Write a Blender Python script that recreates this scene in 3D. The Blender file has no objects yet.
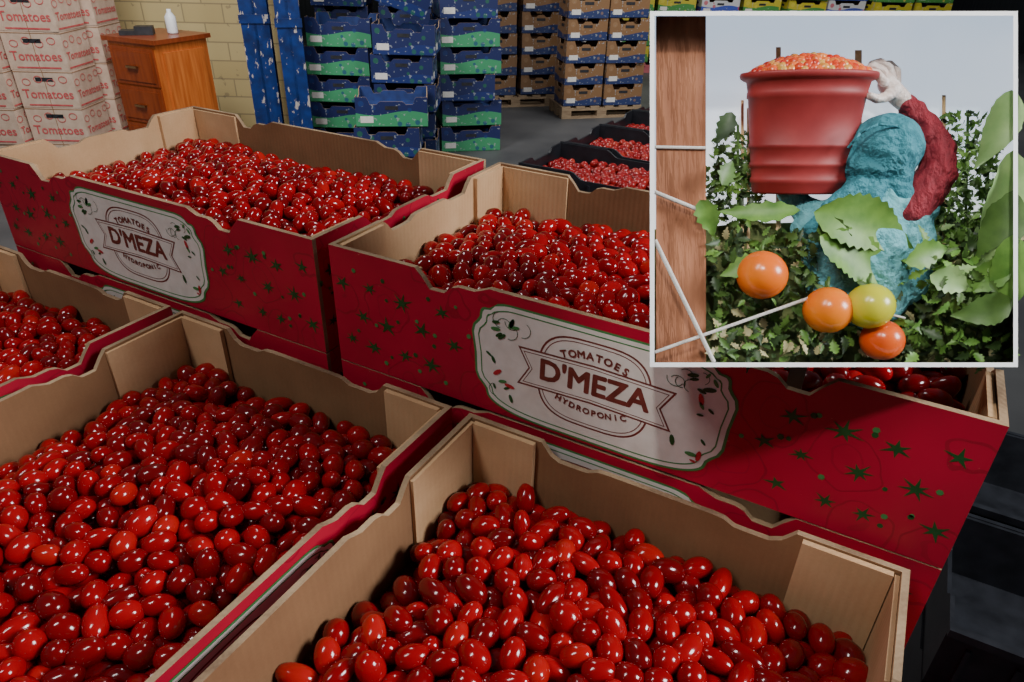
import bpy, bmesh, math, random
import numpy as np
from mathutils import Matrix, Vector, Euler
random.seed(7); rng=np.random.default_rng(7)
scene=bpy.context.scene
COL=bpy.context.collection
FLOOR=-1.372

# ------------------------------------------------------------------ materials
def new_mat(name):
    m=bpy.data.materials.new(name); m.use_nodes=True
    nt=m.node_tree; b=nt.nodes['Principled BSDF']
    return m,nt,b
def N(nt,t,**kw):
    n=nt.nodes.new(t)
    for k,v in kw.items(): setattr(n,k,v)
    return n
def L(nt,a,b): nt.links.new(a,b)
def c4(c): return (c[0],c[1],c[2],1)
def mix(nt,fac,a,b,mode='MIX'):
    n=N(nt,'ShaderNodeMix',data_type='RGBA',blend_type=mode)
    for s,v in ((n.inputs[0],fac),(n.inputs[6],a),(n.inputs[7],b)):
        if hasattr(v,'is_output'): L(nt,v,s)
        else: s.default_value = v if not isinstance(v,tuple) else c4(v)
    return n.outputs[2]
def ramp(nt,fac,stops,interp='LINEAR'):
    r=N(nt,'ShaderNodeValToRGB'); r.color_ramp.interpolation=interp
    e=r.color_ramp.elements
    while len(e)<len(stops): e.new(.5)
    for i,(p,c) in enumerate(stops):
        e[i].position=p; e[i].color=c4(c)
    L(nt,fac,r.inputs[0]); return r.outputs[0]
def math_(nt,op,a,b=0):
    n=N(nt,'ShaderNodeMath',operation=op)
    for s,v in ((n.inputs[0],a),(n.inputs[1],b)):
        if hasattr(v,'is_output'): L(nt,v,s)
        else: s.default_value=v
    return n.outputs[0]
def noise(nt,scale,detail=3,vec=None,rough=.5):
    n=N(nt,'ShaderNodeTexNoise'); n.inputs['Scale'].default_value=scale; n.inputs['Detail'].default_value=detail
    n.inputs['Roughness'].default_value=rough
    if vec is None:
        tc=N(nt,'ShaderNodeTexCoord'); vec=tc.outputs['Object']
    L(nt,vec,n.inputs['Vector']); return n.outputs['Fac']
def bump(nt,b,h,strength=.3,dist=.001):
    n=N(nt,'ShaderNodeBump'); n.inputs['Strength'].default_value=strength; n.inputs['Distance'].default_value=dist
    L(nt,h,n.inputs['Height']); L(nt,n.outputs[0],b.inputs['Normal'])
def mat_noise(name,c1,c2,scale=20,rough=.7,bstr=0,bdist=.001,stretch=None,spec=.5,metal=0,lo=.3,hi=.7):
    m,nt,b=new_mat(name)
    vec=None
    if stretch:
        tc=N(nt,'ShaderNodeTexCoord'); mp=N(nt,'ShaderNodeMapping'); mp.inputs['Scale'].default_value=stretch
        L(nt,tc.outputs['Object'],mp.inputs[0]); vec=mp.outputs[0]
    f=noise(nt,scale,4,vec)
    L(nt,ramp(nt,f,[(lo,c1),(hi,c2)]),b.inputs['Base Color'])
    b.inputs['Roughness'].default_value=rough; b.inputs['Metallic'].default_value=metal
    b.inputs['Specular IOR Level'].default_value=spec
    if bstr: bump(nt,b,f,bstr,bdist)
    return m

def mat_print_red():
    m,nt,b=new_mat('red_printed_cardboard')
    tc=N(nt,'ShaderNodeTexCoord')
    v=N(nt,'ShaderNodeTexVoronoi'); v.inputs['Scale'].default_value=16; v.inputs['Randomness'].default_value=.8
    nn=N(nt,'ShaderNodeTexNoise'); nn.inputs['Scale'].default_value=22; L(nt,tc.outputs['Object'],nn.inputs['Vector'])
    vm=N(nt,'ShaderNodeVectorMath',operation='SCALE'); vm.inputs['Scale'].default_value=.03; L(nt,nn.outputs['Color'],vm.inputs[0])
    va=N(nt,'ShaderNodeVectorMath',operation='ADD'); L(nt,tc.outputs['Object'],va.inputs[0]); L(nt,vm.outputs[0],va.inputs[1])
    L(nt,va.outputs[0],v.inputs['Vector'])
    d=v.outputs['Distance']
    r1=math_(nt,'LESS_THAN',math_(nt,'ABSOLUTE',math_(nt,'SUBTRACT',d,.44)),.014)
    r2=math_(nt,'LESS_THAN',math_(nt,'ABSOLUTE',math_(nt,'SUBTRACT',d,.22)),.012)
    ring=math_(nt,'MAXIMUM',r1,math_(nt,'MULTIPLY',r2,.6))
    n1=noise(nt,9,3)
    base=ramp(nt,n1,[(.3,(.36,.004,.024)),(.7,(.50,.008,.036))])
    col=mix(nt,math_(nt,'MULTIPLY',ring,.38),base,(.15,.002,.010))
    sc=noise(nt,140,4); 
    col=mix(nt,math_(nt,'MULTIPLY',math_(nt,'GREATER_THAN',sc,.72),.35),col,(.75,.3,.25))
    L(nt,col,b.inputs['Base Color']); b.inputs['Roughness'].default_value=.5
    bump(nt,b,noise(nt,60,2),.15,.001)
    return m
def mat_kraft(name,c1,c2):
    m,nt,b=new_mat(name)
    f=noise(nt,16,4)
    g=noise(nt,420,2)
    f2=math_(nt,'ADD',math_(nt,'MULTIPLY',f,.8),math_(nt,'MULTIPLY',g,.2))
    L(nt,ramp(nt,f2,[(.3,c1),(.7,c2)]),b.inputs['Base Color']); b.inputs['Roughness'].default_value=.85
    # corrugation flutes: fine ribs running vertically
    tc=N(nt,'ShaderNodeTexCoord'); sp=N(nt,'ShaderNodeSeparateXYZ'); L(nt,tc.outputs['Object'],sp.inputs[0])
    rib=math_(nt,'SINE',math_(nt,'MULTIPLY',math_(nt,'ADD',sp.outputs[0],sp.outputs[1]),900))
    bump(nt,b,rib,.14,.0006)
    return m
def mat_tomato(name,stops,rough=.14,dark=(.13,.001,.002)):
    m,nt,b=new_mat(name)
    a=N(nt,'ShaderNodeAttribute',attribute_name='rnd'); t=N(nt,'ShaderNodeAttribute',attribute_name='tip')
    col=ramp(nt,a.outputs['Fac'],stops)
    n=noise(nt,70,2)
    col=mix(nt,math_(nt,'MULTIPLY',n,.4),col,dark)
    tipf=math_(nt,'GREATER_THAN',t.outputs['Fac'],.985)
    col=mix(nt,math_(nt,'MULTIPLY',tipf,.4),col,(.40,.10,.03))
    L(nt,col,b.inputs['Base Color'])
    b.inputs['Roughness'].default_value=rough; b.inputs['Specular IOR Level'].default_value=.5
    b.inputs['Coat Weight'].default_value=.12; b.inputs['Coat Roughness'].default_value=.06
    return m
M_red=mat_print_red()
M_kraft=mat_kraft('kraft_cardboard',(.52,.30,.145),(.66,.42,.225))
M_kraftd=mat_kraft('kraft_inner_shaded',(.22,.105,.045),(.30,.155,.07))  # darker copy of the kraft: shade of far inner walls put into the colour
M_edge=mat_kraft('corrugated_edge',(.16,.09,.05),(.52,.36,.21))
M_white=mat_noise('label_white_ink',(.70,.66,.60),(.82,.79,.74),60,.5)
M_green=mat_noise('dark_green_ink',(.006,.060,.012),(.012,.10,.022),80,.5)
M_lgreen=mat_noise('light_green_ink',(.04,.20,.05),(.07,.27,.08),80,.5)
M_brown=mat_noise('brown_red_ink',(.12,.022,.016),(.20,.04,.03),120,.5)
M_straw=mat_noise('red_ink',(.45,.02,.03),(.55,.04,.05),80,.5)
M_tom=mat_tomato('grape_tomato_skin',[(0,(.15,.001,.003)),(.45,(.31,.0018,.005)),(.93,(.43,.004,.008)),(1,(.50,.014,.01))])
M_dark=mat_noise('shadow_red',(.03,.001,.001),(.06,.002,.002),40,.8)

# ------------------------------------------------------------------ mesh builder
class MB:
    def __init__(s): s.v=[];s.f=[];s.m=[]
    def add(s,vs,fs,mat=0):
        o=len(s.v); s.v.extend([tuple(map(float,v)) for v in vs])
        for i,f in enumerate(fs):
            s.f.append(tuple(o+k for k in f)); s.m.append(mat if not isinstance(mat,list) else mat[i])
    def box(s,x0,x1,y0,y1,z0,z1,mat=0,M=None):
        vs=[(x,y,z) for x in (x0,x1) for y in (y0,y1) for z in (z0,z1)]
        if M is not None: vs=[M@Vector(v) for v in vs]
        s.add(vs,[(0,1,3,2),(4,6,7,5),(0,4,5,1),(2,3,7,6),(0,2,6,4),(1,5,7,3)],mat)
    def mesh(s,name,mats,smooth=False):
        me=bpy.data.meshes.new(name); me.from_pydata(s.v,[],s.f)
        for m in mats: me.materials.append(m)
        me.polygons.foreach_set('material_index',s.m)
        if smooth: me.polygons.foreach_set('use_smooth',[True]*len(s.f))
        me.update(); return me
def obj(name,me,parent=None,mat=None):
    o=bpy.data.objects.new(name,me); COL.objects.link(o)
    if parent: o.parent=parent
    if mat is not None: o.matrix_local=mat
    return o
def empty(name,mat=None):
    e=bpy.data.objects.new(name,None); COL.objects.link(e); e.empty_display_size=.05
    if mat is not None: e.matrix_world=mat
    return e
_tc={}
def text_geo(s,size,off=0.0):
    k=(s,size,off)
    if k in _tc: return _tc[k]
    cu=bpy.data.curves.new('t','FONT'); cu.body=s; cu.size=size; cu.offset=off; cu.align_x='CENTER'; cu.align_y='CENTER'; cu.resolution_u=3
    o=bpy.data.objects.new('t',cu); COL.objects.link(o); bpy.context.view_layer.update()
    dg=bpy.context.evaluated_depsgraph_get(); me=bpy.data.meshes.new_from_object(o.evaluated_get(dg))
    r=([tuple(v.co) for v in me.vertices],[tuple(p.vertices) for p in me.polygons])
    bpy.data.objects.remove(o); bpy.data.meshes.remove(me); _tc[k]=r; return r
def sstep(a,b,x):
    t=min(1,max(0,(x-a)/(b-a))); return t*t*(3-2*t)

# ------------------------------------------------------------------ printed cardboard crate
def prof_long(s,Ln):
    q=min(s,Ln-s)
    v=-.019*(sstep(.112,.122,q)-.55*sstep(.140,.155,q)-.45*sstep(.178,.190,q))-.002*sstep(.178,.196,q)
    return v
def prof_short(s,Ln):
    q=min(s,Ln-s)
    return -.017*(sstep(.080,.092,q)-.35*sstep(.125,.14,q))
def wall(mb,o,d,n,Ln,H,prof,T,mo,mi,me_,st=None):
    k=72 if Ln>.5 else 40
    ss=[Ln*i/k for i in range(k+1)]
    o=Vector(o);d=Vector(d);n=Vector(n);up=Vector((0,0,1))
    V=[]
    for s in ss:
        h=H+prof(s,Ln)
        V+= [o+d*s, o+d*s+up*h, o+d*s+n*T, o+d*s+n*T+up*h]
    F=[];Mt=[]
    for i in range(k):
        a=4*i;b=4*(i+1)
        F+=[(a,b,b+1,a+1),(a+2,a+3,b+3,b+2),(a+1,b+1,b+3,a+3),(a,a+2,b+2,b)];Mt+=[mo,mi,me_,me_]
    F+=[(0,1,3,2),(4*k,4*k+2,4*k+3,4*k+1)];Mt+=[me_,me_]
    mb.add(V,F,Mt)
def label(mb,cx,H,y=-.0006):
    def P(tx,tz,e=0): return (cx+tx,y-e,tz)
    zc=-H/2-.003
    def outline(gx,gz):
        pts=[]
        hw=.121+gx; ht=H/2-.008+gz
        for i in range(72):
            a=2*math.pi*i/72; c,s_=math.cos(a),math.sin(a)
            x=hw*math.copysign(abs(c)**.42,c); z=ht*math.copysign(abs(s_)**.42,s_)
            x*=1-.09*max(0,-z/ht)+.03*math.sin(abs(z/ht)*math.pi)
            x-=math.copysign(.006*math.exp(-((abs(z)/ht-.62)/.12)**2),x)
            if abs(x)>.095 and z>ht*.6: z=min(z,ht-.012*sstep(.095,.108,abs(x)))
            z=min(z,ht-.003)
            pts.append((x,z+zc))
        return pts
    def fill(pts,e,m):
        vs=[P(0,zc,e)]+[P(px,pz,e) for px,pz in pts]
        n=len(pts); mb.add(vs,[(0,1+(i+1)%n,1+i) for i in range(n)],m)
    fill(outline(.003,.002),0,7); fill(outline(.0005,0),.0002,4); 
    def ring(pts_o,pts_i,e,m):
        n=len(pts_o); vs=[P(a,b,e) for a,b in pts_o]+[P(a,b,e) for a,b in pts_i]
        mb.add(vs,[(i,(i+1)%n,n+(i+1)%n,n+i) for i in range(n)],m)
    ring(outline(-.004,-.004),outline(-.0052,-.0052),.0004,7)
    def poly(pts,e,m):
        mb.add([P(a,b,e) for a,b in pts],[tuple(range(len(pts)))],m)
    def txt(s,size,ox,oz,off,e=.0009,rot=0,m=6,sx=1):
        vs,fs=text_geo(s,size,0.0); c,s2=math.cos(rot),math.sin(rot)
        shifts=[(0,0)] if off==0 else [(off*math.cos(k*math.pi/4),off*math.sin(k*math.pi/4)) for k in range(8)]
        for k,(dx,dz) in enumerate(shifts):
            mb.add([P(ox+dx+(x*c*sx-yy*s2),oz+dz+(x*s2*sx+yy*c),e+k*.00001) for x,yy,_ in vs],fs,m)
    def rr(hw,hh):
        return [(hw*math.copysign(abs(math.cos(a))**.55,math.cos(a)),zc+hh*math.copysign(abs(math.sin(a))**.75,math.sin(a))) for a in [2*math.pi*i/56 for i in range(56)]]
    ring(rr(.0555,.0465),rr(.0538,.0448),.0004,6); ring(rr(.0515,.0425),rr(.0507,.0417),.0004,6)
    def ban(g): return [(-.072-g*1.6,zc-.018-g),(-.062-g,zc),(-.072-g*1.6,zc+.018+g),(0,zc+.0205+g),(.072+g*1.6,zc+.018+g),(.062+g,zc),(.072+g*1.6,zc-.018-g),(0,zc-.0155-g)]
    for g,e,m in ((.0026,.0005,6),(.0008,.0006,4)):
        b=ban(g); mb.add([P(0,zc,e)]+[P(a,c,e) for a,c in b],[(0,1+i,1+(i+1)%8) for i in range(8)],m)
    b=ban(-.001);bi=ban(-.0018); ring(b,bi,.0007,6)
    txt("D'MEZA",.031,0,zc+.002,.0010,sx=.98)
    for word,R_,sg in (("TOMATOES",.085,1),("HYDROPONIC",.10,-1)):
        n=len(word); step=.0086/R_ if sg>0 else .0073/R_
        for i,ch in enumerate(word):
            a=(i-(n-1)/2)*step
            if sg>0: txt(ch,.0105,R_*math.sin(a),zc+.0315-R_*(1-math.cos(a)),.00035,rot=-a)
            else: txt(ch,.0088,R_*math.sin(a),zc-.0275+R_*(1-math.cos(a)),.0003,rot=a)
    r=random.Random(5)
    for i in range(30):
        sx_=-1 if i%2 else 1
        px=sx_*r.uniform(.078,.108); pz=zc+r.uniform(-.048,.046)
        if abs(px)<.09 and abs(pz-zc)<.024: px=sx_*.098
        a=r.uniform(0,6.28); l=r.uniform(.003,.006); w=l*.4
        pts=[(px+l*math.cos(t)*math.cos(a)-w*math.sin(t)*math.sin(a),pz+l*math.cos(t)*math.sin(a)+w*math.sin(t)*math.cos(a)) for t in [2*math.pi*k/10 for k in range(10)]]
        poly(pts,.0008,8 if i%7==0 else (5 if i%3 else 7))
    for i in range(12):
        sx_=-1 if i%2 else 1; x0=sx_*r.uniform(.07,.1);z0=zc+r.choice([-1,1])*r.uniform(.026,.043);R_=r.uniform(.005,.010);a0=r.uniform(0,6)
        o_=[(x0+R_*math.cos(a0+t*.4),z0+R_*math.sin(a0+t*.4)) for t in range(8)]
        i_=[(x0+(R_-.0006)*math.cos(a0+t*.4),z0+(R_-.0006)*math.sin(a0+t*.4)) for t in range(8)]
        mb.add([P(a,b_,.0007) for a,b_ in o_+i_],[(k,k+1,9+k,8+k) for k in range(7)],5)
def stars(mb,face,Ln,H,skip,seed):
    r=random.Random(seed); 
    nx=int(Ln/.037); nz=3
    for i in range(nx):
        for j in range(nz):
            s=(i+.5+r.uniform(-.22,.22)+(.5 if j%2 else 0))*Ln/nx; z=-.022-(H-.036)*(j+.5+r.uniform(-.15,.15))/nz
            if s>Ln-.014 or s<.012: continue
            if skip and skip[0]-.012<s<skip[1]+.012: continue
            if z>-.03 and .105<min(s,Ln-s)<.2: continue
            R_=r.uniform(.0095,.0140); a0=r.uniform(0,6); n=r.choice([5,6,6,7])
            vs=[face(s,z,.0006)]
            for k in range(2*n):
                rr=(R_*r.uniform(.75,1.15) if k%2==0 else R_*.28); a=a0+math.pi*k/n
                vs.append(face(s+rr*math.cos(a),z+rr*math.sin(a)*.8,.0006))
            mb.add(vs,[(0,1+(k+1)%(2*n),1+k) for k in range(2*n)],5)
            if r.random()<.55:
                for q in range(2):
                    x0=s+r.choice([-1,1])*r.uniform(.014,.02);z0=max(-H+.004,z+r.uniform(-.016,.016)); rd=r.uniform(.0018,.003)
                    if skip and skip[0]-.004<x0<skip[1]+.004 or x0>Ln-.003 or x0<.003: continue
                    mb.add([face(x0+rd*math.cos(t*1.05),z0+rd*math.sin(t*1.05),.0006) for t in range(6)],[tuple(range(5,-1,-1))],7 if q else 5)
def crate_mesh(name,Ln,W,H,decor=True,mats=None):
    mb=MB(); T=.0055; e=.0006
    wall(mb,(0,0,-H),(1,0,0),(0,1,0),Ln,H,prof_long,T,0,1,2)
    wall(mb,(Ln,W,-H),(-1,0,0),(0,-1,0),Ln,H,prof_long,T,0,3,2)  # inner face takes the kraft with shade painted in
    wall(mb,(0,W-T,-H),(0,-1,0),(1,0,0),W-2*T,H,prof_short,T,0,1,2)
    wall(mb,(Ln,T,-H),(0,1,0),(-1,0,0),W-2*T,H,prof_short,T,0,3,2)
    mb.box(T,Ln-T,T,W-T,-H+.001,-H+.006,1)
    for yy,sg in ((T,1),(W-T,-1)):
        for x0,x1 in ((T+.002,.110),(Ln-.110,Ln-T-.002)):
            y0,y1=sorted((yy+sg*.0005,yy+sg*.004)); mb.box(x0,x1,y0,y1,-H+.007,-.003,1)
    for xx,sg in ((T,1),(Ln-T,-1)):
        for y0,y1 in ((T+.005,.078),(W-.078,W-T-.005)):
            x0,x1=sorted((xx+sg*.0006,xx+sg*.0060)); 
            mb.box(x0,x1,y0,y1,-H+.007,-.002,1)
    if decor:
        label(mb,Ln/2,H)
        stars(mb,lambda s,z,e:(s,-e,z),Ln,H,(Ln/2-.125,Ln/2+.125),3)
        stars(mb,lambda s,z,e:(Ln+e,s,z),W,H,None,5)
        stars(mb,lambda s,z,e:(Ln-s,W+e,z),Ln,H,None,9)
        stars(mb,lambda s,z,e:(-e,W-s,z),W,H,None,11)
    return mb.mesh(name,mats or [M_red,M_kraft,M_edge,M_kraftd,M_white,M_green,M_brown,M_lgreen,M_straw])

# ------------------------------------------------------------------ tomatoes
def cloud(Lx,Ly,n,D0,depth,seed,iters=45):
    g=np.random.default_rng(seed)
    p=np.stack([g.uniform(-Lx/2,Lx/2,n),g.uniform(-Ly/2,Ly/2,n),g.uniform(-depth,0,n)],1).astype(np.float32)
    for it in range(iters):
        d=p[:,None,:]-p[None,:,:]; r=np.sqrt((d**2).sum(2))+1e-6
        w=np.where(r<D0,(D0-r)/r*.32,0).astype(np.float32); np.fill_diagonal(w,0)
        p+= (d*w[:,:,None]).sum(1)
        p[:,0]=np.clip(p[:,0],-Lx/2,Lx/2);p[:,1]=np.clip(p[:,1],-Ly/2,Ly/2);p[:,2]=np.clip(p[:,2],-depth,0)
    return p
def unit_tomato(seg,rings):
    V=[(0,0,1)];
    for i in range(1,rings):
        a=math.pi*i/rings
        for j in range(seg):
            b=2*math.pi*j/seg
            z=math.cos(a); r=math.sin(a)**.88
            V.append((r*math.cos(b),r*math.sin(b),z))
    V.append((0,0,-1))
    Q=[];T=[]
    for j in range(seg): T.append((0,1+j,1+(j+1)%seg))
    for i in range(rings-2):
        for j in range(seg):
            a=1+i*seg; Q.append((a+j,a+seg+j,a+seg+(j+1)%seg,a+(j+1)%seg))
    last=len(V)-1;a=1+(rings-2)*seg
    for j in range(seg): T.append((last,a+(j+1)%seg,a+j))
    return np.array(V,np.float32),np.array(Q,np.int32),np.array(T,np.int32)
UT={}
def tomato_mesh(name,pts,r=.0103,l=.0140,seed=0,seg=18,rings=12,mat=None,rv=.08,bright=None):
    g=np.random.default_rng(seed)
    if (seg,rings) not in UT: UT[(seg,rings)]=unit_tomato(seg,rings)
    V,Q,T=UT[(seg,rings)]; n=len(pts); nv=len(V)
    ax=g.normal(size=(n,3)); ax[:,2]*=.42; ax/=np.linalg.norm(ax,axis=1)[:,None]
    t=np.cross(ax,g.normal(size=(n,3))); t/=np.linalg.norm(t,axis=1)[:,None]; bt=np.cross(ax,t)
    R=np.stack([t,bt,ax],2)
    sc=np.stack([r*(1+g.normal(size=n)*rv),r*(1+g.normal(size=n)*rv),l*(1+g.normal(size=n)*rv*1.4)],1)
    sc[:,1]=sc[:,0]*g.uniform(.95,1.05,n)
    loc=V[None]*sc[:,None,:]
    loc[:,:,0]+= (V[None,:,2]**2)*g.uniform(-.1,.1,n)[:,None]*r
    W=np.einsum('nij,nkj->nki',R,loc)+pts[:,None,:]
    off=(np.arange(n)*nv)[:,None,None]
    q=(Q[None]+off).reshape(-1,4); tt=(T[None]+off).reshape(-1,3)
    me=bpy.data.meshes.new(name); me.vertices.add(n*nv); me.vertices.foreach_set('co',W.astype(np.float32).ravel())
    nl=q.size+tt.size; me.loops.add(nl); me.loops.foreach_set('vertex_index',np.concatenate([q.ravel(),tt.ravel()]).astype(np.int32))
    me.polygons.add(len(q)+len(tt))
    st=np.concatenate([np.arange(len(q))*4,q.size+np.arange(len(tt))*3]).astype(np.int32)
    me.polygons.foreach_set('loop_start',st)
    me.polygons.foreach_set('use_smooth',np.ones(len(st),bool))
    a=me.attributes.new('rnd','FLOAT','POINT'); a.data.foreach_set('value',np.repeat(g.uniform(0,1,n)**1.1,nv).astype(np.float32))
    a=me.attributes.new('tip','FLOAT','POINT'); a.data.foreach_set('value',np.tile((V[:,2]>.999).astype(np.float32),n))
    me.update(calc_edges=True); me.validate()
    me.materials.append(mat or M_tom); return me
def heap(p,Lx,Ly,h,seed):
    q=p.copy(); x=q[:,0]/(Lx/2);y=q[:,1]/(Ly/2)
    q[:,2]+=h*(1-np.abs(x)**3)*(1-np.abs(y)**3)+.005*np.sin(x*4+seed)*np.cos(y*3.1+seed*2)
    return q

HC=.138
WM=.352; WN=.401
mid_mesh=crate_mesh('crate_cardboard_a',.6,WM,HC-.0006)
near_mesh=crate_mesh('crate_cardboard_b',.6,WN,HC-.0006)
cl_mid=cloud(.6-.036,WM-.038,960,.0217,.032,1)
cl_near=cloud(.6-.036,WN-.038,1100,.0217,.032,2)
Z90=Matrix.Rotation(math.pi/2,4,'Z')
T_=Matrix.Translation
def filled_crate(M,mesh,W,cl,seed,flip,lvl):
    e=empty('tomato_crate',M)
    obj('cardboard_box',mesh,e)
    p=cl.copy()
    if flip: p[:,0]*=-1;p[:,1]*=-1
    p=heap(p,.57,W-.035,.020,seed); p+=np.array([.3,W/2,lvl],np.float32)
    obj('tomatoes',tomato_mesh('tomatoes',p,seed=seed),e)
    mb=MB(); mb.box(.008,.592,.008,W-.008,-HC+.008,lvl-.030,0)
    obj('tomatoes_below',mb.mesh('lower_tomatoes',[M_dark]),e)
    return e
mids=[(0,0),(-.622,0)]
for i,(x,y) in enumerate(mids):
    filled_crate(T_((x,y,0)),mid_mesh,WM,cl_mid,10+i,i==1,-.060)
xN=.1776;g2=.0214
nears=[xN+WN,xN-g2,xN-2*g2-WN]
for i,x in enumerate(nears):
    filled_crate(T_((x,-.613,-HC))@Z90,near_mesh,WN,cl_near,20+i,i%2==1,-.066)
M_wood=mat_noise('pallet_wood',(.22,.14,.08),(.42,.30,.18),8,.8,.3,.002,(1,12,12))
def pallet(M,Lx,Ly):
    mb=MB()
    for i in range(6): mb.box(i*(Lx-.09)/5,i*(Lx-.09)/5+.09,0,Ly,.10,.118,0)
    for j in range(3): 
        y=j*(Ly-.09)/2; mb.box(0,Lx,y,y+.09,.078,.1,0)
        for i in range(3): x=i*(Lx-.1)/2; mb.box(x,x+.1,y,y+.09,.02,.078,0)
        mb.box(0,Lx,y,y+.09,0,.02,0)
    o=obj('wooden_pallet',mb.mesh('pallet',[M_wood]),None,M); return o
for (x,y) in mids:
    e=empty('tomato_crate_stack',T_((x,y,FLOOR+.13)))
    for k in range(8):
        obj('crate_%d'%(k+1),mid_mesh,e,T_((0,0.0,HC*(k+1)-.0008)))
    pallet(T_((x,y,FLOOR+.010)),.6,WM)
for x in nears:
    e=empty('tomato_crate_stack',T_((x,-.613,FLOOR+.13))@Z90)
    for k in range(7):
        obj('crate_%d'%(k+1),near_mesh,e,T_((0,0,HC*(k+1)-.0008)))
    pallet(T_((x-WN,-.613,FLOOR+.010)),WN,.6)

# ------------------------------------------------------------------ black trays
M_blk=mat_noise('black_plastic',(.008,.009,.012),(.02,.022,.028),30,.4)
def tray_mesh():
    mb=MB();Lx,Ly,H=.58,.27,.13
    wall(mb,(0,0,-H),(1,0,0),(0,1,0),Lx,H,lambda s,l:-.02*sstep(.16,.2,min(s,l-s)),.006,0,0,0)
    wall(mb,(Lx,Ly,-H),(-1,0,0),(0,-1,0),Lx,H,lambda s,l:-.02*sstep(.16,.2,min(s,l-s)),.006,0,0,0)
    wall(mb,(0,Ly-.006,-H),(0,-1,0),(1,0,0),Ly-.012,H,lambda s,l:-.015*sstep(.06,.08,min(s,l-s)),.006,0,0,0)
    wall(mb,(Lx,.006,-H),(0,1,0),(-1,0,0),Ly-.012,H,lambda s,l:-.015*sstep(.06,.08,min(s,l-s)),.006,0,0,0)
    for y in (-.008,Ly): mb.box(0,.16,y,y+.008,-.012,.002,0); mb.box(Lx-.16,Lx,y,y+.008,-.012,.002,0)
    for i in range(9):
        x=.03+i*.062; mb.box(x,x+.006,-.005,0,-H,-.03,0); mb.box(x,x+.006,Ly,Ly+.005,-H,-.03,0)
    mb.box(0,Lx,0,Ly,-H,-H+.006,0)
    return mb.mesh('tray',[M_blk])
TR=tray_mesh(); ctr=cloud(.54,.23,330,.0235,.02,5,30)
M_tom2=mat_tomato('tray_tomato_skin',[(0,(.30,.01,.01)),(.6,(.44,.02,.02)),(1,(.52,.05,.03))],.2)
for i in range(4):
    y=1.28+i*.288
    M=T_((-.46+i*.012,y,-.30))
    e=empty('plastic_tomato_tray',M); obj('tray',TR,e)
    p=heap(ctr,.56,.25,.02,i)+np.array([.29,.135,-.050],np.float32)
    obj('tomatoes',tomato_mesh('tray_tomatoes',p,r=.0125,l=.0145,seed=40+i,seg=12,rings=8,mat=M_tom2),e)
    s=empty('plastic_tray_stack',T_((-.46+i*.012,y,FLOOR)))
    for k in range(7): obj('tray_%d'%(k+1),TR,s,T_((0,0,.1335+.1335*k)))

# ------------------------------------------------------------------ building frame
B=T_((.4853,-.5009,0))@Matrix.Rotation(.4924,4,'Z')
def UV_(u,v,z,rot=0): return B@T_((u,v,z))@Matrix.Rotation(rot,4,'Z')
M_conc=mat_noise('concrete_floor',(.045,.047,.05),(.10,.10,.10),1.6,.55,.2,.003)
mb=MB(); mb.box(-9,9,-4,14,FLOOR-.1,FLOOR,0); obj('floor',mb.mesh('floor',[M_conc]),None,B)
def mat_brick():
    m,nt,b=new_mat('painted_block_wall'); tc=N(nt,'ShaderNodeTexCoord')
    br=N(nt,'ShaderNodeTexBrick'); br.inputs['Scale'].default_value=1
    br.inputs['Brick Width'].default_value=.34; br.inputs['Row Height'].default_value=.15; br.inputs['Mortar Size'].default_value=.006
    br.inputs['Color1'].default_value=(.50,.38,.17,1);br.inputs['Color2'].default_value=(.56,.44,.21,1);br.inputs['Mortar'].default_value=(.32,.25,.13,1)
    L(nt,tc.outputs['Object'],br.inputs['Vector'])
    col=mix(nt,math_(nt,'MULTIPLY',math_(nt,'GREATER_THAN',noise(nt,14,5),.66),.45),br.outputs['Color'],(.16,.12,.08))
    L(nt,col,b.inputs['Base Color']); b.inputs['Roughness'].default_value=.6
    bump(nt,b,br.outputs['Fac'],-.6,.01) ; return m
M_brick=mat_brick()
mb=MB(); mb.box(-6,0,0,5,-.2,0,0)
obj('wall_left',mb.mesh('wall_left',[M_brick]),None,UV_(-2.0,6.5,FLOOR)@Matrix.Rotation(math.pi/2,4,'X'))
M_wback=mat_noise('dark_corrugated_wall',(.012,.013,.015),(.03,.032,.034),6,.6,.5,.01,(6,6,.3))
mb=MB(); mb.box(-9,9,13,13.2,FLOOR,4,0); obj('wall_back',mb.mesh('wall_back',[M_wback]),None,B)

M_blue=mat_noise('chipped_blue_paint',(.003,.014,.08),(.006,.032,.18),14,.4,.4,.003)
nt=M_blue.node_tree;b=nt.nodes['Principled BSDF']
src=b.inputs['Base Color'].links[0].from_socket
tcx=N(nt,'ShaderNodeTexCoord'); mpx=N(nt,'ShaderNodeMapping'); mpx.inputs['Scale'].default_value=(1,1,.35); L(nt,tcx.outputs['Object'],mpx.inputs[0])
L(nt,mix(nt,math_(nt,'GREATER_THAN',noise(nt,26,8,mpx.outputs[0],.6),.61),src,(.46,.40,.36)),b.inputs['Base Color'])
def ibeam(name,u,v,w,dp,t=.02):
    mb=MB(); H=4
    mb.box(-w/2,w/2,-dp/2,-dp/2+t,0,H,0);mb.box(-w/2,w/2,dp/2-t,dp/2,0,H,0);mb.box(-t/2,t/2,-dp/2,dp/2,0,H,0)
    mb.box(-w*.65,w*.65,-dp*.65,dp*.65,0,.02,0)
    for z in (1.0,1.6,2.4): 
        mb.box(-w/2-.01,w/2+.01,-dp/2-.012,-dp/2,z,z+.06,0)
    return obj(name,mb.mesh(name,[M_blue]),None,UV_(u,v,FLOOR,.25))
ibeam('steel_post',-2.00,5.80,.20,.22); ibeam('steel_post',-1.69,5.6,.17,.18)

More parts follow.
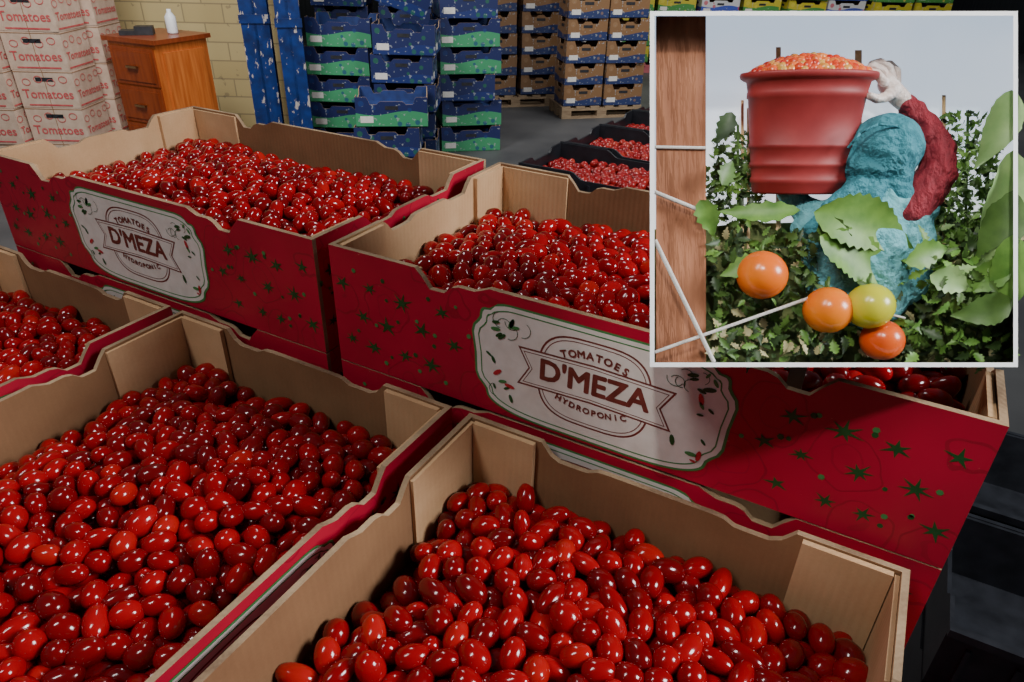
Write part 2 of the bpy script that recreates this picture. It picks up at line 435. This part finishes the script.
# wooden cabinet
M_cab=mat_noise('orange_varnished_wood',(.40,.085,.014),(.60,.17,.035),5,.3,.1,.001,(10,10,.7))
M_cabd=mat_noise('dark_varnished_wood',(.18,.03,.008),(.28,.055,.014),5,.3,.1,.001,(10,10,.7))
M_metal=mat_noise('brass',(.3,.25,.15),(.4,.34,.2),20,.3,metal=1)
cab=empty('wooden_cabinet',UV_(-2.61,5.45,FLOOR,math.radians(-24)))
mb=MB(); w=.46;dp=.46;h=.94
mb.box(-w/2,w/2,-dp/2,dp/2,.06,h-.03,0); mb.box(-w/2-.02,w/2+.02,-dp/2-.02,dp/2+.02,0,.07,1)
mb.box(-w/2-.025,w/2+.025,-dp/2-.025,dp/2+.025,h-.03,h,1)
o=obj('carcass',mb.mesh('carcass',[M_cab,M_cabd]),cab)
mb=MB()
for j in range(3):
    z0=.10+j*.265; mb.box(-w/2+.02,w/2-.02,-dp/2-.015,-dp/2,z0,z0+.25,1); mb.box(-w/2+.045,w/2-.045,-dp/2-.022,-dp/2-.015,z0+.025,z0+.225,0)
    mb.box(-.05,.05,-dp/2-.045,-dp/2-.035,z0+.115,z0+.13,2); mb.box(-.05,-.04,-dp/2-.04,-dp/2-.02,z0+.115,z0+.13,2); mb.box(.04,.05,-dp/2-.04,-dp/2-.02,z0+.115,z0+.13,2)
obj('drawers',mb.mesh('drawers',[M_cabd,M_cabd,M_metal]),cab)
mb=MB(); mb.box(w/2,w/2+.01,-dp/2+.05,dp/2-.05,.14,h-.09,0); obj('side_panel',mb.mesh('side_panel',[M_cab]),cab)
def lathe(mb,prof,seg=24,mat=0,M=None,sz=1):
    vs=[]
    for r,z in prof:
        for j in range(seg):
            a=2*math.pi*j/seg; v=Vector((r*math.cos(a),r*math.sin(a)*sz,z)); vs.append(M@v if M is not None else v)
    fs=[(i*seg+j,i*seg+(j+1)%seg,(i+1)*seg+(j+1)%seg,(i+1)*seg+j) for i in range(len(prof)-1) for j in range(seg)]
    mb.add(vs,fs,mat)
M_wpl=mat_noise('white_plastic',(.7,.72,.72),(.8,.8,.8),20,.4)
M_blkp=mat_noise('black_object',(.01,.01,.012),(.03,.03,.035),20,.5)
mb=MB(); lathe(mb,[(0,0),(.035,0),(.037,.01),(.037,.11),(.02,.135),(.015,.14),(.015,.16),(0,.16)]); obj('spray_bottle',mb.mesh('bottle',[M_wpl],True),None,UV_(-2.51,5.5,FLOOR+.941))
mb=MB(); mb.box(-.12,.1,-.05,.06,0,.03,0);mb.box(-.02,.1,-.04,.05,.03,.055,0); obj('document_tray',mb.mesh('clip',[M_blkp]),None,UV_(-2.71,5.40,FLOOR+.941,.3))

M_cw=mat_kraft('whitish_carton',(.46,.32,.23),(.62,.46,.35))
M_pinkink=mat_noise('pink_red_ink',(.48,.05,.06),(.60,.12,.11),30,.6)
def closed_carton():
    mb=MB(); w,dp,h=.40,.32,.245
    mb.box(0,w,0,dp,0,h,0)
    mb.box(-.002,w+.002,-.002,dp+.002,h-.012,h-.008,2); mb.box(w/2-.002,w/2+.002,-.0015,0,0,h,2)
    mb.box(.14,.26,-.003,0,h-.07,h-.045,3)
    for (face,c,s) in ((lambda x,z:(x,-.003,z),w/2,.085),(lambda x,z:(w+.003,x,z),dp/2,.072)):
        vs,fs=text_geo('Tomatoes',s,.001); mb.add([face(c+x,h*.36+y) for x,y,_ in vs],fs,1)
        for k in range(4):
            x0=c+(k-1.5)*.085; z0=h*.72+(.012 if k%2 else -.008)
            oo=[face(x0+.03*math.cos(t*.52),z0+.024*math.sin(t*.52)) for t in range(12)]; ii=[face(x0+.025*math.cos(t*.52),z0+.019*math.sin(t*.52)) for t in range(12)]
            mb.add(oo+ii,[(q,(q+1)%12,12+(q+1)%12,12+q) for q in range(12)],1)
        vs=[face(c-.15,.012),face(c+.15,.012),face(c+.15,.022),face(c-.15,.022)]; mb.add(vs,[(0,1,2,3)],1)
    return mb.mesh('closed_carton',[M_cw,M_pinkink,M_kraftd,M_blkp])
CC=closed_carton()
for c_,(u,v,r) in enumerate([(-4.33,5.0,0),(-3.90,5.0,.0),(-3.47,5.06,0),(-4.28,5.40,0),(-3.85,5.40,0),(-3.42,5.44,0)]):
    e=empty('carton_stack',UV_(u,v,FLOOR,r))
    for k in range(7 if c_!=2 else 6): obj('carton_%d'%(k+1),CC,e,T_((random.uniform(-.005,.005),random.uniform(-.006,.006),.247*k))@Matrix.Rotation(random.uniform(-.012,.012),4,'Z'))

def mat_band(name,top,bot,ink,split,scale=14,inkf=.8):
    m,nt,b=new_mat(name); tc=N(nt,'ShaderNodeTexCoord'); sp=N(nt,'ShaderNodeSeparateXYZ'); L(nt,tc.outputs['Object'],sp.inputs[0])
    f=math_(nt,'GREATER_THAN',math_(nt,'ADD',sp.outputs[2],math_(nt,'MULTIPLY',math_(nt,'SINE',math_(nt,'MULTIPLY',math_(nt,'ADD',sp.outputs[0],sp.outputs[1]),13)),.015)),split)
    col=mix(nt,f,bot,top)
    v=N(nt,'ShaderNodeTexVoronoi'); v.inputs['Scale'].default_value=scale; L(nt,tc.outputs['Object'],v.inputs['Vector'])
    s=math_(nt,'LESS_THAN',v.outputs['Distance'],.24)
    col=mix(nt,math_(nt,'MULTIPLY',s,inkf),col,ink)
    n=noise(nt,30,5); s2=math_(nt,'GREATER_THAN',n,.62); col=mix(nt,math_(nt,'MULTIPLY',s2,.6),col,(.4,.42,.42))
    L(nt,col,b.inputs['Base Color']); b.inputs['Roughness'].default_value=.5; return m
M_bg=mat_band('blue_green_print',(.010,.018,.10),(.05,.30,.13),(.012,.04,.18),-.108,12,.7)
M_bb=mat_band('blue_print',(.012,.020,.10),(.012,.028,.15),(.02,.16,.06),-.15,12,.6)
M_kb=mat_band('kraft_blue_print',(.24,.125,.055),(.025,.04,.13),(.34,.20,.10),-.135,10,.5)
M_yg=mat_band('yellow_green_print',(.50,.42,.03),(.06,.25,.05),(.6,.5,.05),-.10,9)
M_wb=mat_band('white_blue_print',(.55,.55,.55),(.05,.08,.4),(.5,.05,.08),-.10,9)
M_bin=mat_noise('blue_inner',(.015,.03,.12),(.02,.05,.2),20,.6)
def openc(name,w,dp,h,m,inner):
    mb=MB(); T=.006
    pl=lambda s,l:-.05*(sstep(.08,.10,min(s,l-s)))+.02*sstep(.15,.17,min(s,l-s)); ps=lambda s,l:-.04*sstep(.08,.1,min(s,l-s))
    wall(mb,(0,0,-h),(1,0,0),(0,1,0),w,h,pl,T,0,1,2);wall(mb,(w,dp,-h),(-1,0,0),(0,-1,0),w,h,pl,T,0,1,2)
    wall(mb,(0,dp-T,-h),(0,-1,0),(1,0,0),dp-2*T,h,ps,T,0,1,2);wall(mb,(w,T,-h),(0,1,0),(-1,0,0),dp-2*T,h,ps,T,0,1,2)
    mb.box(0,w,0,dp,-h,-h+.006,0)
    mb.box(T,w-T,T,dp-T,-h*.55,-h*.5,1)
    mb.box(w/2-.045,w/2+.045,-.002,0,-.085,-.06,3)
    mb.box(-.002,0,dp/2-.04,dp/2+.04,-.085,-.06,3);mb.box(w,w+.002,dp/2-.04,dp/2+.04,-.085,-.06,3)
    mb.box(.03,.12,-.0015,0,-h+.03,-h+.075,4)
    mb.box(w,w+.0015,.05,.13,-h+.03,-h+.075,4)
    return mb.mesh(name,[m,inner,M_edge,M_blkp,M_white])
C_bg=openc('bluegreen_carton',.50,.40,.205,M_bg,M_bin); C_bb=openc('blue_carton',.46,.38,.205,M_bb,M_bin); C_kb=openc('kraftblue_carton',.40,.32,.20,M_kb,M_kraftd)
C_yg=openc('yellow_carton',.5,.4,.2,M_yg,M_kraftd); C_wb=openc('white_carton',.5,.4,.2,M_wb,M_kraftd)
def stack(me,h,u,v,n,rot=0,base=0,jit=.01,tilt_top=False,name='produce_carton_stack',rj=.03):
    e=empty(name,UV_(u,v,FLOOR+base,rot))
    for k in range(n):
        M=T_((random.uniform(-jit,jit),random.uniform(-jit,jit),h*(k+1)))@Matrix.Rotation(random.uniform(-rj,rj),4,'Z')
        if tilt_top and k==n-1: M=T_((.06,0,h*(k+1)+.16))@Matrix.Rotation(.38,4,'Y')@Matrix.Rotation(.35,4,'Z')
        obj('carton_%d'%(k+1),me[k%len(me)] if isinstance(me,list) else me,e,M)
for me,u,v,n,r,t in [([C_bg],-1.66,5.85,5,.03,0),([C_bb],-1.09,5.55,6,.05,1),([C_bg,C_bg,C_bb],-.64,5.98,6,.22,0),(C_bb,-1.82,6.75,7,0,0),(C_bb,-1.26,6.8,7,.05,0),(C_bb,-.70,6.95,7,.1,0),([C_bg,C_bb],-1.15,5.05,3,.12,0)]:
    stack(me,.207,u,v,n,r,tilt_top=bool(t),jit=.018,rj=.06)
for u,v,n,r in [(-.42,7.7,9,.25),(.02,7.8,9,.25),(.46,7.3,8,.25),(.86,7.4,8,.25),(-.4,8.7,10,.1),(.15,8.8,10,.1),(.7,8.6,10,.1),(-.9,8.3,9,0)]:
    stack(C_kb,.202,u,v,n,r,base=.12)
for u,v in [(-.44,7.68),(.44,7.28)]:
    pallet(UV_(u,v,FLOOR,.25),.85,.45)
M_pink=mat_noise('pink_painted_wood',(.4,.08,.1),(.55,.15,.16),8,.7)
for i in range(8):
    u=1.25+i*.56
    stack(C_yg if i%3!=2 else C_wb,.202,u,10.2+.1*(i%2),11,0.05,base=.12)
mb=MB(); 
for i in range(8): mb.box(1.2+i*.6,1.2+i*.6+.5,10.1,10.8,FLOOR+.09,FLOOR+.118,0)
mb.box(1.2,5.9,10.12,10.2,FLOOR,FLOOR+.09,0); mb.box(1.2,5.9,10.68,10.76,FLOOR,FLOOR+.09,0)
obj('pink_pallet',mb.mesh('pink_pallet',[M_pink]),None,B)

# black trays added low on the right to make that corner dark
for (x,y,n) in [(.73,-.22,4),(.73,.09,5),(.73,.40,6),(.73,.71,6),(.73,-.53,3)]:
    s=empty('plastic_tray_stack',T_((x,y,FLOOR)))
    for k in range(n): obj('tray_%d'%(k+1),TR,s,T_((0,0,.1335+.1335*k)))

# ------------------------------------------------------------------ framed shadow-box display (miniature farm scene)
S=.46/705.8
Rr=Matrix.Rotation(.4924,4,'Z')@Matrix.Rotation(1.0412,4,'X')@Matrix.Rotation(.0263,4,'Z')
BM=T_((.2976,-.1511,.0513))@Rr@Matrix.Scale(S,4)   # miniature units
def P(a,b,dep=0):
    k=1+dep/706.0; return Vector(((a-512)*k,(341-b)*k,-dep))
M_frame=mat_noise('white_frame_paint',(.90,.90,.90),(.94,.94,.94),30,.5)
M_house=mat_noise('display_housing',(.10,.10,.10),(.14,.14,.14),30,.6)
def board(name): return empty(name,BM)
disp=board('framed_display')
mb=MB(); a0,a1,b0,b1=650,1018,11,367; w=4.5
def bar(x0,x1,y0,y1):
    mb.add([P(x0,y0,-3),P(x1,y0,-3),P(x1,y1,-3),P(x0,y1,-3),P(x0,y0,5),P(x1,y0,5),P(x1,y1,5),P(x0,y1,5)],[(3,2,1,0),(4,5,6,7),(0,1,5,4),(1,2,6,5),(2,3,7,6),(3,0,4,7)],0)
bar(a0,a1,b0,b0+w);bar(a0,a1,b1-w,b1);bar(a0,a0+w,b0+w,b1-w);bar(a1-w,a1,b0+w,b1-w)
obj('frame',mb.mesh('frame',[M_frame]),disp)
mb=MB(); D=122; q=[(a0+1,b0+1),(a1-1,b0+1),(a1-1,b1-1),(a0+1,b1-1)]
mb.add([P(x,y,4) for x,y in q]+[P(x,y,D) for x,y in q],[(0,1,5,4),(1,2,6,5),(2,3,7,6),(3,0,4,7),(4,5,6,7)],0)
obj('housing',mb.mesh('housing',[M_house]),disp)
m,nt,b=new_mat('glowing_sky_panel'); tc=N(nt,'ShaderNodeTexCoord'); sp=N(nt,'ShaderNodeSeparateXYZ'); L(nt,tc.outputs['Object'],sp.inputs[0])
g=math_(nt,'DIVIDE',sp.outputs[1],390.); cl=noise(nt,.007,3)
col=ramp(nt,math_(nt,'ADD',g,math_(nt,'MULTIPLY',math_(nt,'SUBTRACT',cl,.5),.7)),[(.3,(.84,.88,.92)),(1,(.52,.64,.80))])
L(nt,col,b.inputs['Base Color']);L(nt,col,b.inputs['Emission Color']);b.inputs['Emission Strength'].default_value=1.12;b.inputs['Roughness'].default_value=.9  # emission added to keep the sky backdrop bright, nothing lights it from behind
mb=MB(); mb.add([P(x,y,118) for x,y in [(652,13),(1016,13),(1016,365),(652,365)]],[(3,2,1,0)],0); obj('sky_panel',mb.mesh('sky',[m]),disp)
M_field=mat_noise('distant_field',(.03,.06,.015),(.22,.26,.09),.06,.9)
mb=MB(); xs=[652+i*14 for i in range(27)]; rf=random.Random(2)
tp=[P(x,222+rf.uniform(-10,8),112) for x in xs]; bt=[P(x,365,112) for x in xs]
mb.add(tp+bt,[(27+i,28+i,i+1,i) for i in range(26)],0); obj('field_panel',mb.mesh('field',[M_field]),disp)
mb=MB(); mb.box(.455,.467,.030,.042,-.13,.0,0)
o=obj('support_rod',mb.mesh('rod',[M_house]),disp); o.matrix_parent_inverse=BM.inverted()

def mat_leaf(i,a,b_): return mat_noise('leaf_%d'%i,a,b_,.05,.5)
GM=[mat_leaf(i,a,b_) for i,(a,b_) in enumerate([((.05,.11,.02),(.10,.20,.04)),((.08,.20,.03),(.18,.35,.06)),((.20,.36,.12),(.32,.48,.18)),((.02,.045,.012),(.04,.085,.02)),((.36,.33,.16),(.5,.46,.24))])]
def leaf(mb,c,ln,wd,ang,tilt=0,roll=0,mat=0,lob=.3,n=11,droop=.25):
    vs=[];M=Matrix.Translation(c)@Matrix.Rotation(ang,4,'Z')@Matrix.Rotation(tilt,4,'Y')@Matrix.Rotation(roll,4,'X')
    for i in range(n):
        t=i/(n-1); w=math.sin(math.pi*min(1,t**.75))*wd*(1+(lob if i%2 else -lob))
        if i in (0,n-1): w=0.4
        z=-ln*droop*t*t; cy=ln*.06*math.sin(t*3)
        z2=wd*.08*math.sin(t*14)
        vs+=[M@Vector((t*ln,cy+w,z+w*.25+z2)),M@Vector((t*ln,cy+w*.5,z+w*.06)),M@Vector((t*ln,cy,z)),M@Vector((t*ln,cy-w*.5,z+w*.06)),M@Vector((t*ln,cy-w,z+w*.25-z2))]
    mb.add(vs,[(5*i+k,5*i+5+k,5*i+6+k,5*i+1+k) for i in range(n-1) for k in range(4)],mat)
def tube(mb,p0,p1,r,mat=0,seg=8,r1=None):
    p0=Vector(p0);p1=Vector(p1);d=(p1-p0).normalized();t=d.cross(Vector((0,0,1)))
    if t.length<.01:t=d.cross(Vector((1,0,0)))
    t.normalize();b_=d.cross(t); r1=r1 or r
    vs=[p0+(t*math.cos(a)+b_*math.sin(a))*r for a in [2*math.pi*i/seg for i in range(seg)]]+[p1+(t*math.cos(a)+b_*math.sin(a))*r1 for a in [2*math.pi*i/seg for i in range(seg)]]
    mb.add(vs,[(i,(i+1)%seg,seg+(i+1)%seg,seg+i) for i in range(seg)]+[tuple(range(seg-1,-1,-1)),tuple(range(seg,2*seg))],mat)
r=random.Random(11)
def bush(name,regions,stems=()):
    e=board(name); mb=MB()
    for (x0,x1,y0,y1,d0,d1,n,l0,l1,ms) in regions:
        for i in range(n):
            c=P(r.uniform(x0,x1),r.uniform(y0,y1),r.uniform(d0,d1)); l=r.uniform(l0,l1)
            leaf(mb,c,l,l*r.uniform(.18,.3),r.uniform(0,6.28),r.uniform(-.7,.7),r.uniform(-.8,.8),r.choice(ms))
    for (p0,p1,rd,mt) in stems: tube(mb,p0,p1,rd,mt)
    obj('foliage',mb.mesh(name,GM,True),e); return e
bush('tomato_plant',[(714,757,130,190,95,108,170,7,14,[0,0,3,1]),(705,765,165,225,85,105,180,8,15,[0,3,1])],[(P(738,260,100),P(738,125,100),1.5,0)])
bush('tomato_plant',[(945,985,112,150,92,106,90,6,12,[0,1,1,3]),(930,1000,138,245,88,106,560,6,14,[0,1,1,3,2])],[(P(965,260,100),P(968,112,100),1.5,0),(P(985,260,98),P(990,130,100),1.3,0)])
bush('tomato_plant',[(710,1010,232,360,60,105,480,9,21,[0,3,1,3,0,4]),(712,815,232,300,30,60,110,9,20,[0,1,3,3]),(890,1005,240,355,25,60,150,10,24,[0,1,3,1]),(712,860,325,358,25,45,90,9,20,[0,3,1,4]),(930,1000,255,310,14,25,40,12,22,[1,2,0])])
e=board('tomato_leaves'); mb=MB()
leaf(mb,P(814,212,12),122,27,math.radians(-18),0.1,.15,1,.07,25,.12)
leaf(mb,P(820,236,16),104,25,math.radians(-34),0.1,-.15,1,.07,25,.12)
leaf(mb,P(822,214,18),64,15,math.radians(-66),0.1,.2,0,.10,15)
leaf(mb,P(905,262,16),55,14,math.radians(14),0,.2,1,.12,13)
leaf(mb,P(930,275,12),50,14,math.radians(-20),0,.2,2,.12,13)
leaf(mb,P(800,210,22),80,11,math.radians(174),0.1,.2,1,.12,13)
leaf(mb,P(722,185,22),30,10,math.radians(60),0,.2,0,.2)
leaf(mb,P(1012,90,10),80,17,math.radians(-112),0,.2,2,.03,17)
leaf(mb,P(1014,150,8),110,22,math.radians(-104),0,-.1,2,.03,17)
leaf(mb,P(1012,190,12),90,20,math.radians(-112),0,.3,0,.03,17)
leaf(mb,P(1013,235,9),90,20,math.radians(-100),0,.3,1,.03,17)
leaf(mb,P(1012,262,14),62,15,math.radians(205),0,0,1,.05,17)
leaf(mb,P(1012,300,8),56,16,math.radians(196),0,0,0,.05,17)
leaf(mb,P(760,258,20),42,11,math.radians(200),0,.3,1,.15)
leaf(mb,P(732,112,30),34,10,math.radians(-120),0,.3,3,.15)
leaf(mb,P(700,200,26),40,12,math.radians(-70),0,.3,1,.15)
obj('leaves',mb.mesh('leaves',GM,True),e)
M_post=mat_noise('weathered_post',(.22,.075,.03),(.38,.15,.07),.06,.8,.2,2,(1,.15,1))
def boxboard(name,x0,x1,y0,y1,d0,d1,mat,lean=0):
    mb=MB(); pts=[(x0+lean,y0),(x1+lean,y0),(x1,y1),(x0,y1)]
    mb.add([P(x,y,d0) for x,y in pts]+[P(x,y,d1) for x,y in pts],[(3,2,1,0),(4,5,6,7),(0,1,5,4),(1,2,6,5),(2,3,7,6),(3,0,4,7)],0)
    e=board(name); obj('wood',mb.mesh(name,[mat]),e)
boxboard('wooden_post',656,706,16,364,40,80,M_post)
M_stake=mat_noise('stake_wood',(.70,.46,.22),(.9,.64,.36),.2,.8)
for x0,x1,y0 in [(776,781,47),(855,862,50),(942,946,95),(741,744,100),(747,750,108)]:
    boxboard('wooden_stake',x0,x1,y0,250,104,107,M_stake)
M_tw=mat_noise('twine',(.55,.52,.48),(.72,.70,.66),.5,.8)
e=board('twine'); mb=MB()
for p0,p1,rd in [((655,147,38),(706,148,38),1.8),((655,240,12),(714,362,10),2.2),((655,352,22),(815,296,22),1.7),((655,192,30),(716,217,30),2.2),((815,296,22),(905,318,40),1.2)]:
    tube(mb,P(*p0),P(*p1),rd)
obj('twine_strands',mb.mesh('twine',[M_tw]),e)
def vine_tom(x,y,d,rad,c1,c2):
    m=mat_noise('vine_tomato_skin',c1,c2,.02,.25)
    e=board('vine_tomato'); mb=MB(); c=P(x,y,d); k=1+d/706
    prof=[(0.02,-.93)]+[(math.sin(a)*(1),-math.cos(a)*.96) for a in [math.pi*i/14 for i in range(1,14)]]+[(.02,.86)]
    M=T_(c)@Matrix.Rotation(r.uniform(-.3,.3),4,'Z')@Matrix.Rotation(-math.pi/2,4,'X')@Matrix.Scale(rad*k,4)
    lathe(mb,prof,28,0,M); obj('fruit',mb.mesh('fruit',[m],True),e)
    mb=MB()
    for i in range(5): leaf(mb,c+Vector((0,rad*k*.84,-2)),rad*.6,rad*.12,i*1.256,.35,0,0,.1)
    tube(mb,c+Vector((0,rad*k*.8,-2)),c+Vector((3,rad*k*1.4,-4)),1.6,0); obj('calyx',mb.mesh('calyx',GM,True),e)
vine_tom(762,275,22,25,(.88,.22,.012),(.80,.12,.008)); vine_tom(828,310,20,24,(.88,.26,.012),(.82,.15,.008))
vine_tom(870,306,12,23.5,(.46,.50,.02),(.66,.56,.04)); vine_tom(882,340,24,21,(.78,.14,.015),(.66,.06,.008))

# bucket
M_bk=mat_noise('red_bucket_plastic',(.24,.015,.015),(.33,.03,.028),.03,.55)
bk=board('harvest_bucket'); mb=MB()
kk=1+60/706
BMt=T_(P(803,135,60))@Matrix.Rotation(.26,4,'X')@Matrix.Rotation(-math.pi/2,4,'X')@Matrix.Scale(kk,4)
prof=[(0,-57),(44,-57),(46,-55),(47,-47),(48.5,-46),(48.5,-42),(47.6,-41),(49,-31),(50.5,-30),(50.5,-27),(49.5,-26),(51.5,-13),(53,-12),(53,-9),(52,-8),(57,34),(58.5,35),(58.5,40),(58,41),(60,50),(63,51),(66,53),(67,56),(66,58),(62,58),(59,55),(56,36)]
lathe(mb,prof,56,0,BMt,.6)
obj('bucket',mb.mesh('bucket',[M_bk],True),bk)
M_tomb=mat_tomato('picked_tomato_skin',[(0,(.50,.02,.01)),(.35,(.70,.07,.02)),(.7,(.85,.22,.04)),(1,(.62,.42,.08))],.25,(.4,.03,.01))
nrm=M_tomb.node_tree
pts=[]; g=np.random.default_rng(3); tries=0
while len(pts)<190 and tries<9000:
    tries+=1
    a=g.uniform(0,6.28); rr_=math.sqrt(g.uniform(0,1))*56; z=56+16*(1-(rr_/58)**2)
    q=BMt@Vector((rr_*math.cos(a),rr_*math.sin(a)*.6,z))
    if all((q-o_).length>5.6 for o_ in pts): pts.append(q)
obj('picked_tomatoes',tomato_mesh('picked',np.array([tuple(p) for p in pts],np.float32),r=4.9,l=5.6,seed=9,seg=14,rings=10,mat=M_tomb),bk)
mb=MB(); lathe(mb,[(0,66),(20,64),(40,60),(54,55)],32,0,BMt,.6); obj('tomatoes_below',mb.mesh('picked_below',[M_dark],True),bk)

# farm worker
M_teal=mat_noise('teal_cloth',(.03,.19,.24),(.06,.27,.33),.07,.85,.35,1.6)
M_shirt=mat_noise('teal_shirt',(.11,.38,.43),(.17,.47,.52),.06,.85,.35,1.6)
M_slv=mat_noise('maroon_sleeve',(.20,.008,.018),(.32,.02,.035),.10,.75,.35,1.7,(1,.5,1))
M_glv=mat_noise('translucent_glove',(.62,.45,.38),(.85,.78,.74),.10,.4,.2,.6)
wk=board('farm_worker')
def ball(mb,c,rd,sq=(1,1,1),seg=20,rg=12):
    vs=[];
    for i in range(rg+1):
        a=math.pi*i/rg
        for j in range(seg):
            b_=2*math.pi*j/seg; vs.append((c[0]+rd*sq[0]*math.sin(a)*math.cos(b_),c[1]+rd*sq[1]*math.cos(a),c[2]+rd*sq[2]*math.sin(a)*math.sin(b_)))
    mb.add(vs,[(i*seg+j,i*seg+(j+1)%seg,(i+1)*seg+(j+1)%seg,(i+1)*seg+j) for i in range(rg) for j in range(seg)],0)
def body(name,chains,mat,vox,it=6,fold=0,fs=.08):
    mb=MB()
    for ch in chains:
        for k,(x,y,d,rd) in enumerate(ch):
            c=P(x,y,d); ball(mb,c,rd)
            if k: 
                q=ch[k-1]; c0=P(*q[:3])
                for s in range(1,8):
                    t=s/8; ball(mb,c0.lerp(c,t),q[3]*(1-t)+rd*t)
    me=mb.mesh(name,[mat],True); o=obj(name,me,wk)
    m=o.modifiers.new('r','REMESH'); m.mode='VOXEL'; m.voxel_size=vox; m.use_smooth_shade=True
    s=o.modifiers.new('s','SMOOTH'); s.factor=.5; s.iterations=it
    if fold:
        tx=bpy.data.textures.new(name+'_folds','CLOUDS'); tx.noise_scale=fs; tx.noise_depth=0
        dm=o.modifiers.new('folds','DISPLACE'); dm.texture=tx; dm.texture_coords='LOCAL'; dm.strength=fold; dm.mid_level=.5
    return o
body('torso',[[(868,292,74,42),(866,262,68,44),(864,240,64,42),(872,222,60,32),(880,200,56,22),(882,178,54,18)],
  [(922,208,54,18),(904,205,56,24),(850,214,62,26),(824,222,66,22),(806,230,70,17)],
  [(824,222,66,20),(802,208,76,15),(788,192,84,12)],
  [(904,205,56,24),(908,240,64,28),(900,280,70,30)],[(828,222,66,22),(830,250,70,31),(838,285,74,34)]],M_shirt,2.0,8,4,22)
body('sleeve_arm',[[(906,212,53,22),(922,194,51,22),(937,173,48,19.5),(938,150,47,17),(926,127,47,14.5),(914,112,47,12),(905,102,47,9.5)]],M_slv,1.5,4,3,10)
body('gloved_hand',[[(908,106,47,8.5),(900,98,47,10),(892,90,47,10.5),(887,84,47,9.5)],[(896,90,42,7),(886,97,40,5.5),(877,99,36,4.6),(870,96,33,4)],
  [(884,82,38,5),(877,74,36,4.6),(869,72,37,4.3),(863,77,40,3.8)],
  [(888,79,45,5),(882,70,45,4.6),(873,66,46,4.3),(866,70,48,3.8)],
  [(892,78,53,5),(889,68,54,4.6),(880,62,55,4.3),(872,64,57,3.8)],
  [(897,81,60,4.6),(897,71,62,4.2),(890,64,64,3.9),(882,64,66,3.4)]],M_glv,.9,3)
body('hooded_head',[[(886,149,50,37),(882,152,50,37),(877,158,50,32),(868,166,50,25)],
  [(886,163,52,29),(888,182,54,24)],
  [(872,176,52,21),(860,192,52,18),(842,206,50,14),(822,220,50,10),(810,229,52,7)],
  [(862,190,50,16),(868,206,42,13),(864,220,38,8)],
  [(888,180,50,20),(898,192,46,14),(910,199,44,9)],
  [(872,178,44,12),(856,186,40,8),(838,196,40,5),(824,206,42,3.5)],
  [(880,184,40,9),(874,200,34,6),(872,214,31,4)]],M_teal,1.4,6,2.6,18)
mb=MB()
pp=[P(848,148,22),P(860,133,15),P(878,124,12),P(897,126,15),P(913,137,24)]
for a,b_ in zip(pp[:-1],pp[1:]): tube(mb,a,b_,1.4)
obj('hood_seam',mb.mesh('hood_seam',[M_teal],True),wk)

# ------------------------------------------------------------------ lights
def area(name,loc,target,size,energy,color=(1,1,1),sy=None,parent=None):
    l=bpy.data.lights.new(name,'AREA'); l.energy=energy; l.size=size; l.color=color
    if sy: l.shape='RECTANGLE'; l.size_y=sy
    o=bpy.data.objects.new(name,l); COL.objects.link(o)
    d=(Vector(target)-Vector(loc)); o.matrix_world=T_(loc)@d.to_track_quat('-Z','Y').to_matrix().to_4x4(); return o
area('loading_door_daylight',(2.8,.35,1.5),(-.1,0,0),.9,118,(.97,.98,1.0),.9)
area('overhead_fill',(-.6,-1.5,2.6),(0,.1,0),.3,38,(1,.99,.97),1.2)  # unseen fill light added above the crates
area('overhead_fill',(-1.5,1.6,2.4),(-.8,1.0,-1),.3,20,(1,.99,.97),1.2)
def bgl(u,v,z,tu,tv,tz,s,e_,c=(1,1,1)):
    area('overhead_fill',tuple((B@Vector((u,v,z)))),tuple((B@Vector((tu,tv,tz)))),s,e_,c)  # unseen fill lights added to lift the background stacks
bgl(-2,3.2,2.0,-2.4,6,-1,1.2,125); bgl(2.2,5.5,2.2,.6,8,-1,1.5,95); bgl(3,8,2.4,2.6,10.2,-.5,1.2,60)
sp=bpy.data.lights.new('added_display_spot','SPOT'); sp.energy=62; sp.spot_size=math.radians(14); sp.spot_blend=.25; sp.shadow_soft_size=.05; sp.color=(1,.97,.90)  # spot added to brighten the display box, no such fixture known
so=bpy.data.objects.new('added_display_spot',sp); COL.objects.link(so)
tgt=BM@P(834,180,30); src=Vector((.45,-.95,1.45)); so.matrix_world=T_(src)@((tgt-src).to_track_quat('-Z','Y').to_matrix().to_4x4())
w=bpy.data.worlds.new('world'); scene.world=w; w.use_nodes=True
w.node_tree.nodes['Background'].inputs[0].default_value=(.75,.85,1,1); w.node_tree.nodes['Background'].inputs[1].default_value=.08

# ------------------------------------------------------------------ camera
cam=bpy.data.cameras.new('camera'); co=bpy.data.objects.new('camera',cam); COL.objects.link(co)
co.matrix_world=T_((.4853,-.5009,.2837))@Rr
cam.lens=24.81; cam.sensor_width=36; cam.clip_start=.01
scene.camera=co
